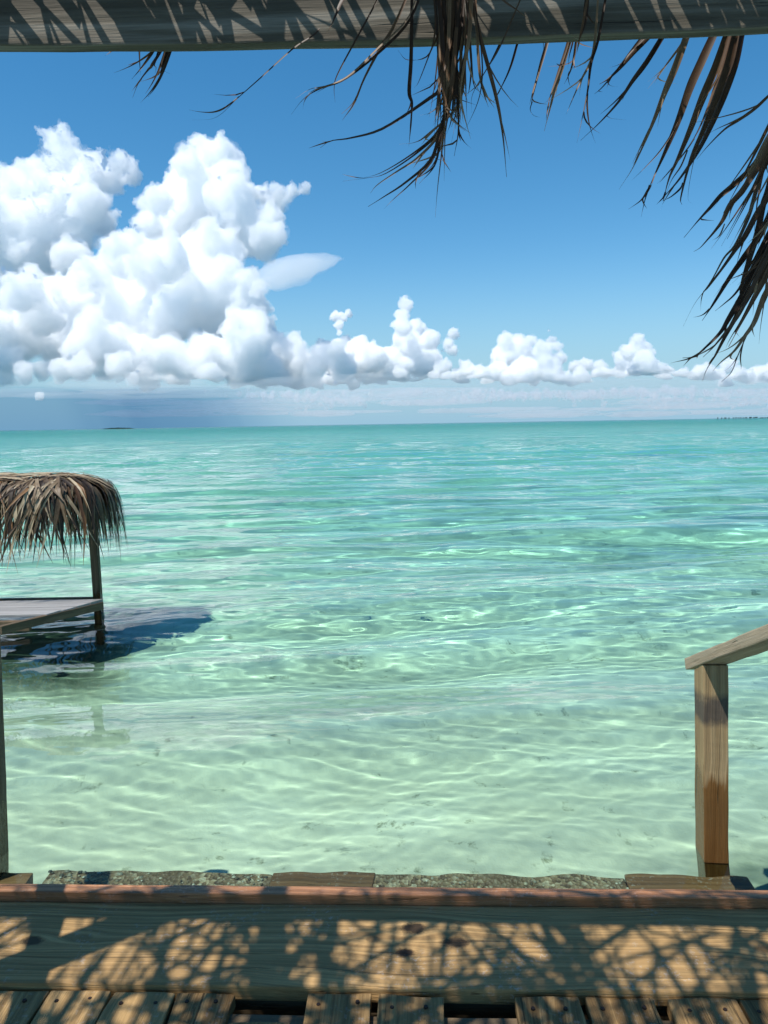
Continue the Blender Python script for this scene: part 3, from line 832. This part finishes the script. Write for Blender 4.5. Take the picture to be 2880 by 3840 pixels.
    strands(e, [([(348,80),(335,105),(310,128),(277,145)], 8), ([(302,80),(302,105),(303,140),(304,163)], 6), ([(345,80),(332,110),(308,145),(285,172)], 9), ([(356,80),(350,108),(330,140),(322,150),(300,180),(287,212)], 9), ([(345,80),(345,105),(335,135),(330,145)], 7),
        ([(364,80),(360,105),(345,150),(330,180),(315,203)], 9), ([(374,80),(370,105),(350,160),(335,190),(320,210)], 9), ([(360,80),(358,108),(348,160),(344,172)], 9), ([(260,90),(245,108),(228,121)], 6), ([(366,80),(362,110),(352,140),(346,165)], 11)], 1.87, fv)
    e = frond('row of thin dark leaflets hanging behind the beam right of the big tuft', 2050, 120, 1.86)
    strands(e, [([(590,120),(575,185),(545,290),(510,370),(470,445)], 8), ([(712,120),(705,180),(670,300),(645,400),(630,475)], 11), ([(640,440),(630,475),(645,500),(672,508)], 4), ([(812,120),(800,175),(765,300),(735,400),(715,480),(692,568)], 15), ([(805,120),(790,200),(745,340),(715,430),(700,520)], 9),
        ([(815,120),(815,180),(800,240),(793,300)], 6), ([(840,120),(830,175),(815,270),(795,330),(777,365)], 8), ([(800,310),(795,330),(803,370),(828,387)], 3), ([(520,140),(500,190),(460,270),(425,335)], 5), ([(690,150),(687,200),(688,218)], 3), ([(745,278),(760,283),(785,262),(800,240)], 4)], 1.86, r2)
    e = frond('spray of pale tipped leaflets slanting left behind the beam', 2400, 120, 1.88)
    strands(e, [([(1190,110),(1135,165),(1070,230),(1020,290),(970,340),(930,365)], 17), ([(1170,110),(1120,165),(1060,240),(1000,310),(940,380),(908,408)], 10), ([(1235,110),(1200,160),(1130,270),(1070,350),(1010,440),(930,530),(848,608)], 17), ([(1150,120),(1100,185),(1040,260),(985,325)], 11),
        ([(1340,110),(1305,160),(1240,250),(1180,330),(1138,385)], 9)], 1.88, r2)
    e = frond('bundle of broad dark leaflets slanting down behind the beam near the right', 2700, 100, 1.85)
    strands(e, [([(1320,110),(1300,170),(1250,300),(1210,390),(1160,520),(1110,640),(1070,730),(1015,818)], 24), ([(1445,100),(1425,150),(1370,270),(1320,380),(1270,520),(1220,640),(1180,730),(1140,820)], 27), ([(1150,800),(1140,820),(1110,865),(1055,905)], 9), ([(1145,800),(1140,820),(1125,870),(1110,938)], 5),
        ([(1500,100),(1480,150),(1430,290),(1370,430),(1320,560),(1270,680),(1230,770),(1205,870)], 26), ([(1215,830),(1205,855),(1175,885)], 6), ([(1530,100),(1510,150),(1470,300),(1420,440),(1370,570),(1320,690),(1280,850),(1285,885)], 27), ([(1555,100),(1540,145),(1510,280),(1460,420),(1410,540),(1350,660),(1270,780),(1190,870)], 30),
        ([(1510,100),(1495,150),(1450,320),(1400,470),(1340,600),(1250,720),(1180,795)], 14), ([(1290,790),(1280,815),(1240,850),(1200,870)], 6), ([(1525,120),(1490,280),(1440,420),(1400,560)], 24), ([(1310,650),(1280,720),(1235,790),(1195,910)], 6)], 1.85, r2)
    e = tag(empty('palm_leaflet', at_depth(2900, 340, 1.8 * KD)), 'pale thin twisted leaflet slanting left above the right hand tuft', 'palm leaflet')
    strands(e, [([(1720,360),(1659,415),(1600,470),(1530,520),(1470,560),(1400,630),(1350,690)], 10)], 1.8, r2, .01)
    # the long heavy tuft at the right edge
    e = frond('long heavy tuft of brown leaflets hanging at the right edge above the horizon', 2960, 300, 1.58)
    T_ = [([(1820,-900),(1620,-330),(1420,0),(1340,110),(1250,220),(1180,370),(1090,490),(1000,590),(930,660),(860,700)], 19), ([(1860,-800),(1659,-480),(1480,-200),(1270,0),(1150,100),(1040,225),(960,310),(880,400),(755,550)], 18), ([(1800,-700),(1620,-300),(1530,0),(1480,180),(1430,340),(1300,620),(1180,760),(1060,980),(960,1130),(860,1270),(745,1500)], 22),
        ([(1820,-300),(1659,100),(1540,280),(1400,540),(1300,680),(1160,880),(1010,1085),(960,1130)], 18), ([(1830,-100),(1659,330),(1560,540),(1400,770),(1250,980),(1100,1220),(1020,1340),(950,1440)], 22), ([(1800,200),(1659,550),(1560,720),(1430,960),(1300,1150),(1180,1260),(1088,1335)], 13),
        ([(1790,300),(1640,650),(1480,960),(1380,1180),(1240,1420),(1150,1570),(1000,1720),(870,1820),(740,1838)], 19), ([(1800,400),(1659,800),(1560,960),(1440,1160),(1300,1400),(1180,1620),(1090,1800),(1000,1950),(950,2090)], 22), ([(1790,350),(1659,700),(1450,1130),(1330,1380),(1200,1560),(1070,1720),(960,1830)], 15),
        ([(1800,500),(1659,900),(1540,1080),(1400,1380),(1310,1540),(1300,1590)], 15), ([(1780,700),(1659,1050),(1590,1200),(1500,1450),(1400,1600),(1290,1760),(1150,1880),(1065,1978)], 17), ([(1780,700),(1659,1100),(1560,1330),(1480,1480),(1400,1640),(1320,1830),(1260,1990),(1155,2095)], 17),
        ([(1760,-500),(1659,0),(1600,200),(1540,500),(1450,800),(1380,1050),(1340,1300),(1150,1700),(1060,1870)], 19), ([(1190,400),(1150,500),(1115,545),(1060,578)], 5), ([(1030,1310),(990,1350),(930,1385),(850,1405)], 5), ([(900,1820),(830,1840),(780,1890),(745,1930)], 4)]
    for k in range(16):
        y = rl_.uniform(-600, 900); x = rl_.uniform(1600, 1900)
        ln = rl_.uniform(600, 1100)
        T_.append(([(x + ln * .25, y - ln * .5), (x, y), (x - ln * .2, y + ln * .4), (x - ln * .52, y + ln)], rl_.uniform(11, 20)))
    strands(e, T_, 1.60, r6, .07)

    # roof: overlapping leaflets on battens; open enough to let flecks of sun through
    if want('deck'):
        thb = Blades()
        rg = random.Random(77)
        nz2 = lambda x, y: noise.noise(Vector((x * 2.4, y * 2.4, 3.3))) + .6 * noise.noise(Vector((x * 6, y * 5, 1.3)))
        roof_z = lambda y: zb(0) + .175 + (-y) * .10           # y: metres from the beam, negative towards the viewer
        count = 0
        while count < ROOF_N:
            x = rg.uniform(-4.2, 3.0); y = rg.uniform(-3.6, -.02)
            if nz2(x, y) < rg.uniform(-.95, .2) + (.22 if y > -.5 else .04): continue
            ln = rg.uniform(.35, .75)
            an = rg.gauss(.05, .32)
            if rg.random() < .35: an += rg.choice((-1, 1)) * rg.uniform(.5, 1.4)
            dx, dy = math.sin(an), math.cos(an)
            z = roof_z(y) + rg.uniform(-.02, .13)
            over = max(0, y + ln * dy + .02)
            pts = []
            for k in range(5):
                u = k / 4
                yy = y + dy * ln * u
                zz = z + (roof_z(yy) - roof_z(y)) + .02 * math.sin(u * 3) - .05 * u * u
                if yy > .0: zz -= yy * yy * .8
                if yy > .0: yy = yy * .25
                if yy > -.02: zz = max(zz, zb(x) + .10 + .01 * math.sin(x * 37))
                pts.append(Vector((x + dx * ln * u + .03 * math.sin(u * 2 + x * 9), yy, zz)))
            thb.add(pts, rg.uniform(.011, .025), Vector((dy, -dx, rg.uniform(-.5, .5))), tone=rg.choice([.1, .2, .35, .5, .7]), twist=rg.uniform(-.6, .6))
            count += 1
        o = obj('thatch', thb.mesh('thatch'), M_leaf, SH)
        tag(o, None, None, None, 'stuff')
        M_bat = wood('batten_wood', (.07, .05, .03), (.16, .115, .07), (.24, .18, .11), 'x', 1.0)
        for yy in (-.62, -1.28, -1.95, -2.6, -3.25):
            block('batten', (6.6, .035, .045), M_bat, SH, (-.4, yy, roof_z(yy) - .045), bevel=.004)
        for xx in (-2.4, -1.15, .75, 2.1):
            block('rafter', (.04, 3.9, .09), M_bat, SH, (xx, -1.75, roof_z(-1.75) - .115), (-.0997, 0, 0), bevel=.004)

# ------------------------------------------------------------------ thatched day bed standing in the sea
if want('hut'):
    rh = random.Random(8)
    HB = at_height(372, 2298, 0)                       # foot of its post
    HU = empty('thatched_sunshade', (HB.x, HB.y, 0))
    tag(HU, 'small palm thatched sunshade over a plank platform standing in the sea at the left', 'sunshade')
    hx, hy = HB.x, HB.y
    M_hp = wood('hut_wood', (.06, .04, .025), (.14, .095, .055), (.23, .165, .10), 'z', 1.0, wet=.16)
    M_hx = wood('hut_rail', (.045, .032, .02), (.11, .075, .045), (.19, .135, .085), 'y', 1.0)
    M_hpl = wood('hut_plank', (.20, .18, .16), (.32, .30, .28), (.42, .40, .38), 'x', 1.0, rough=.42, spec=.5, wear=.3)
    pt = at_depth(352, 2010, hy)
    def post_at(dx, dy, lean=0.0):
        bm = bmesh.new(); bmesh.ops.create_cube(bm, size=1)
        for vv in bm.verts:
            z = -1.2 + (vv.co.z + .5) * 2.04
            vv.co = Vector((dx + vv.co.x * .060 + lean * z, dy + vv.co.y * .060, z))
        bmesh.ops.bevel(bm, geom=bm.edges[:], offset=.005, segments=2, affect='EDGES')
        me = bpy.data.meshes.new('post'); bm.to_mesh(me); bm.free()
        o = obj('post', me, M_hp, HU); o.cycles.is_caustics_receiver = True
    ln = (pt.x - HB.x) / pt.z
    post_at(0, 0, ln); post_at(-1.75, .02, ln); post_at(-1.8, .95, ln)
    # platform: planks along the shore, a side beam running out towards the viewer
    pz = .15
    A_ = at_height(378, 2243, pz) - Vector((hx, hy, 0)); B_ = at_height(5, 2362, pz - .03) - Vector((hx, hy, 0))
    dv = (B_ - A_); dl = dv.length
    sb = block('side_beam', (.04, dl + .02, .06), M_hx, HU, bevel=.004, seg=(1, 12, 1), rough=.003)
    sb.location = (A_ + B_) / 2 + Vector((0, 0, -.03)); sb.rotation_euler = (math.asin(-dv.z / dl) * -1, 0, math.atan2(dv.x, -dv.y))
    for k in range(4):
        yy = A_.y + .01 - k * .122
        x1 = A_.x + dv.x * (yy - .06 - A_.y) / dv.y + .012
        block('plank', (1.9, .118, .022), M_hpl, HU, (x1 - .95, yy - .06, pz - .018 + rh.uniform(-.003, .003)), (0, 0, rh.uniform(-.006, .006)), bevel=.003, seg=(14, 1, 1), rough=.002, seed=k, bend=lambda c: Vector((c.x + (dv.x / dv.y) * c.y, c.y, c.z)) if c.x > .8 else c)
    block('front_beam', (2.0, .045, .075), M_hx, HU, (-1.25, -.66, pz - .075), bevel=.004)
    block('back_beam', (1.8, .045, .075), M_hx, HU, (-.92, .06, pz - .07), bevel=.004)
    br = block('brace', (.05, .62, .06), M_hx, HU, (-.62, -.42, -.02), (.42, 0, .95), bevel=.004)
    br = block('brace', (.05, .5, .06), M_hx, HU, (-.95, -.30, -.03), (-.3, 0, -.8), bevel=.004)
    block('ridge_pole', (2.0, .05, .05), M_hx, HU, (-1.45, .22, .99), bevel=.006)
    for yy in (.02, .44): block('eave_pole', (2.0, .04, .04), M_hx, HU, (-1.06, yy, .86), bevel=.005)
    # roof: blades start near the ridge and hang over the eave all round the rounded end
    ridge_x0, ridge_x1, ry, rz = -2.6, -.33, .20, 1.075
    E0 = at_depth(0, 2075, hy - .45).z; 
    M_hl = leaf_material('hut_palm_leaf', (.035, .022, .013), (.18, .118, .065), (.52, .42, .28), .18)
    M_hl2 = leaf_material('hut_palm_leaf_orange', (.08, .035, .015), (.24, .12, .05), (.40, .25, .13), .2)
    def profile(s):
        """distance out from the ridge and drop, s = length along the roof from the ridge"""
        if s < .34: return s * .93, .02 * s + .50 * s * s
        t_ = s - .34
        return .316 + .16 * (1 - math.exp(-t_ * 3.2)), .065 + .36 * t_ + .9 * t_ * t_ if t_ < .25 else .211 + (t_ - .25) * .98
    def blade(B, s0, ln, phi, bx, w, tone, skew):
        dx, dy = math.sin(phi), -math.cos(phi)
        pts = []
        lift = rh.uniform(0, .045)
        for k in range(7):
            u = k / 6
            o_, dr = profile(s0 + ln * u)
            o_ += lift * (1 - .5 * u) + .02 * u * math.sin(bx * 40)
            pts.append(Vector((bx + dx * o_ + -dy * skew * u * ln, ry + dy * o_ + dx * skew * u * ln, rz - dr + lift * (1 - u))))
        B.add(pts, w, Vector((-dy, dx, rh.uniform(-.3, .3))), tone=tone, fold=rh.uniform(.15, .5), twist=rh.uniform(-.9, .9), tip=.05)
    def pick():
        r = rh.random()
        if r < .60: return rh.uniform(-3.05, 0) , 0
        return 0, 1
    body = Blades(); n_part = 0
    for i in range(1350):
        if rh.random() < .58:
            bx = rh.uniform(ridge_x0, ridge_x1); phi = rh.gauss(0, .25)
            if rh.random() < .28: phi += math.pi
        else:
            bx = ridge_x1 + rh.uniform(-.12, .04); phi = rh.uniform(-.1, math.pi)
        s0 = rh.choice([0, .06, .15, .25, .34]) + rh.uniform(-.03, .06)
        ln_ = min(rh.uniform(.38, .80), 1.02 + rh.uniform(-.13, .10) - s0)
        w = rh.uniform(.016, .034); tone = min(1, max(0, rh.gauss(.36, .27))); skew = rh.gauss(-.10, .28)
        front = abs(phi) < 1.9
        xw = bx + math.sin(phi) * .4 + hx
        vis = front and at_depth(0, 2000, hy).x - .1 < xw and i % 2 == 0
        if vis and n_part < 295:
            b = Blades(); blade(b, s0, ln_, phi, bx, w * 1.1, tone, skew if phi == phi and abs(phi) < .7 else skew * .45)
            obj('leaf', b.mesh('leaf'), M_hl2 if rh.random() < .13 else M_hl, HU); n_part += 1
        else:
            blade(body, s0, ln_, phi, bx, w, tone, skew if abs(phi) < .7 else skew * .4)
    for i in range(170):                               # bleached leaves lying along the ridge
        bx = rh.uniform(ridge_x0, ridge_x1 + .05); L_ = rh.uniform(.3, .6); a_ = rh.gauss(0, .22) + (math.pi if rh.random() < .5 else 0)
        yy = ry + rh.uniform(-.22, .16); pts = []
        for k in range(5):
            u = k / 4
            x_ = bx + math.cos(a_) * L_ * u; y_ = yy + math.sin(a_) * L_ * u * .6
            out = max(0, x_ - ridge_x1)
            pts.append(Vector((x_, y_, rz + .02 + rh.uniform(0, .012) - .45 * (y_ - ry) ** 2 - .55 * out * out + .03 * math.sin(3 * u))))
        body.add(pts, rh.uniform(.014, .03), Vector((0, 1, rh.uniform(-.2, .5))), tone=rh.uniform(.5, 1.0), fold=.3, twist=rh.uniform(-.5, .5))
    for u_, v0_, v1_ in ((313, 1768, 1825), (190, 1792, 1822)):   # odd blades standing up from the ridge
        p0 = at_depth(u_, v1_, hy + .3) - Vector((hx, hy, 0)); p1 = at_depth(u_ + 2, v0_, hy + .3) - Vector((hx, hy, 0))
        body.add([p0.lerp(p1, k / 3) for k in range(4)], .02, Vector((1, 0, 0)), tone=.9)
    o = obj('thatch', body.mesh('thatch'), M_hl, HU)
    tag(o, None, None, None, 'stuff')

# ------------------------------------------------------------------ islands on the horizon
if want('islands'):
    tt = NT('mangrove_green'); nz = tt.n('TexNoise', None, Vector=tt.n('TexCoord').outputs['Object'], Scale=.4, Detail=3)
    pp = tt.n('BsdfDiffuse', None, Color=tt.ramp(nz.outputs[0], [(.35, (.012, .030, .026)), (.65, (.03, .055, .04))])); M_man = tt.surf(pp)
    ri = np.random.default_rng(9)
    def islet(u0, u1, vtop, d, label, name='island', lumps=40):
        S = []
        vh = lambda u: 1614 - 48 * u / 2880
        for k in range(lumps):
            u = u0 + (u1 - u0) * (k + .5) / lumps
            f = math.sin(math.pi * (k + .5) / lumps) ** .35
            p = at_depth(u, vh(u), d); r = max(.25, vtop(u) / F * d * f * ri.uniform(.75, 1.1))
            S.append((p.x, d + ri.uniform(-6, 6), .2, r))
        S = np.array(S); c = grow(S, 6, .35, .6, ri, out=.7)
        me = spheres_mesh(name, np.concatenate([S, c]))
        return tag(obj(name, me, M_man), label, None, None, 'structure')
    islet(386, 502, lambda u: 4.0, 2600, 'low dark mangrove island on the horizon at the left', lumps=46)
    islet(2842, 3150, lambda u: 5.0, 2400, 'low dark wooded point on the horizon at the right edge', lumps=60)
    # loose mangroves standing off that point, one by one
    def mangrove(u, w, h, d, label):
        vh = 1614 - 48 * u / 2880
        p = at_depth(u, vh, d)
        e = tag(empty('mangrove_tree', (p.x, d, 0)), label, 'tree', 'mangroves standing off the wooded point')
        k = F / d
        n = max(3, int(w / 2.2)); S = []
        for i in range(n):
            x = (i + .5) / n - .5
            S.append((x * w * .8 / k, ri.uniform(-1, 1), (h * ri.uniform(.5, .68)) / k, h * ri.uniform(.28, .38) / k))
        S = np.array(S); c = grow(S, 5, .4, .6, ri, out=.75)
        obj('crown', spheres_mesh('crown', np.concatenate([S, c])), M_man, e)
        bm = bmesh.new()
        for i in range(n):
            r_ = bmesh.ops.create_cone(bm, cap_ends=True, segments=6, radius1=.45 * h / 6 / k, radius2=.3 * h / 6 / k, depth=h * .62 / k)
            for vv in r_['verts']: vv.co += Vector((S[i][0], S[i][1], h * .30 / k))
        me = bpy.data.meshes.new('trunk'); bm.to_mesh(me); bm.free()
        obj('trunk', me, M_man, e)
    spec = [(2691, 2.2, 5, 'thin lone mangrove farthest left of the row on the horizon'), (2705, 2.6, 4.5, 'slim mangrove second from the left end of the row on the horizon'), (2719, 11, 4.5, 'low wide mangrove clump third from the left end of the row'), (2733, 5, 4.5, 'short mangrove fourth from the left end of the row'),
            (2749, 5, 4.5, 'small mangrove fifth from the left end of the row'), (2759, 4, 4.6, 'small mangrove sixth from the left end of the row'), (2769, 7, 4.2, 'squat mangrove in the middle of the row'), (2777, 5, 4.2, 'small mangrove just right of the middle of the row'),
            (2787, 6, 4.0, 'low mangrove left of the widest clumps in the row'), (2797, 9, 4.6, 'wide mangrove left of the darkest clump in the row'), (2813, 12, 5, 'broad dark mangrove clump near the wooded point'), (2826, 8, 4.2, 'low mangrove just left of the last tall one'), (2835, 9, 5.2, 'last tall mangrove before the wooded point')]
    for a_ in spec: mangrove(*a_[:3], 2400, a_[3])
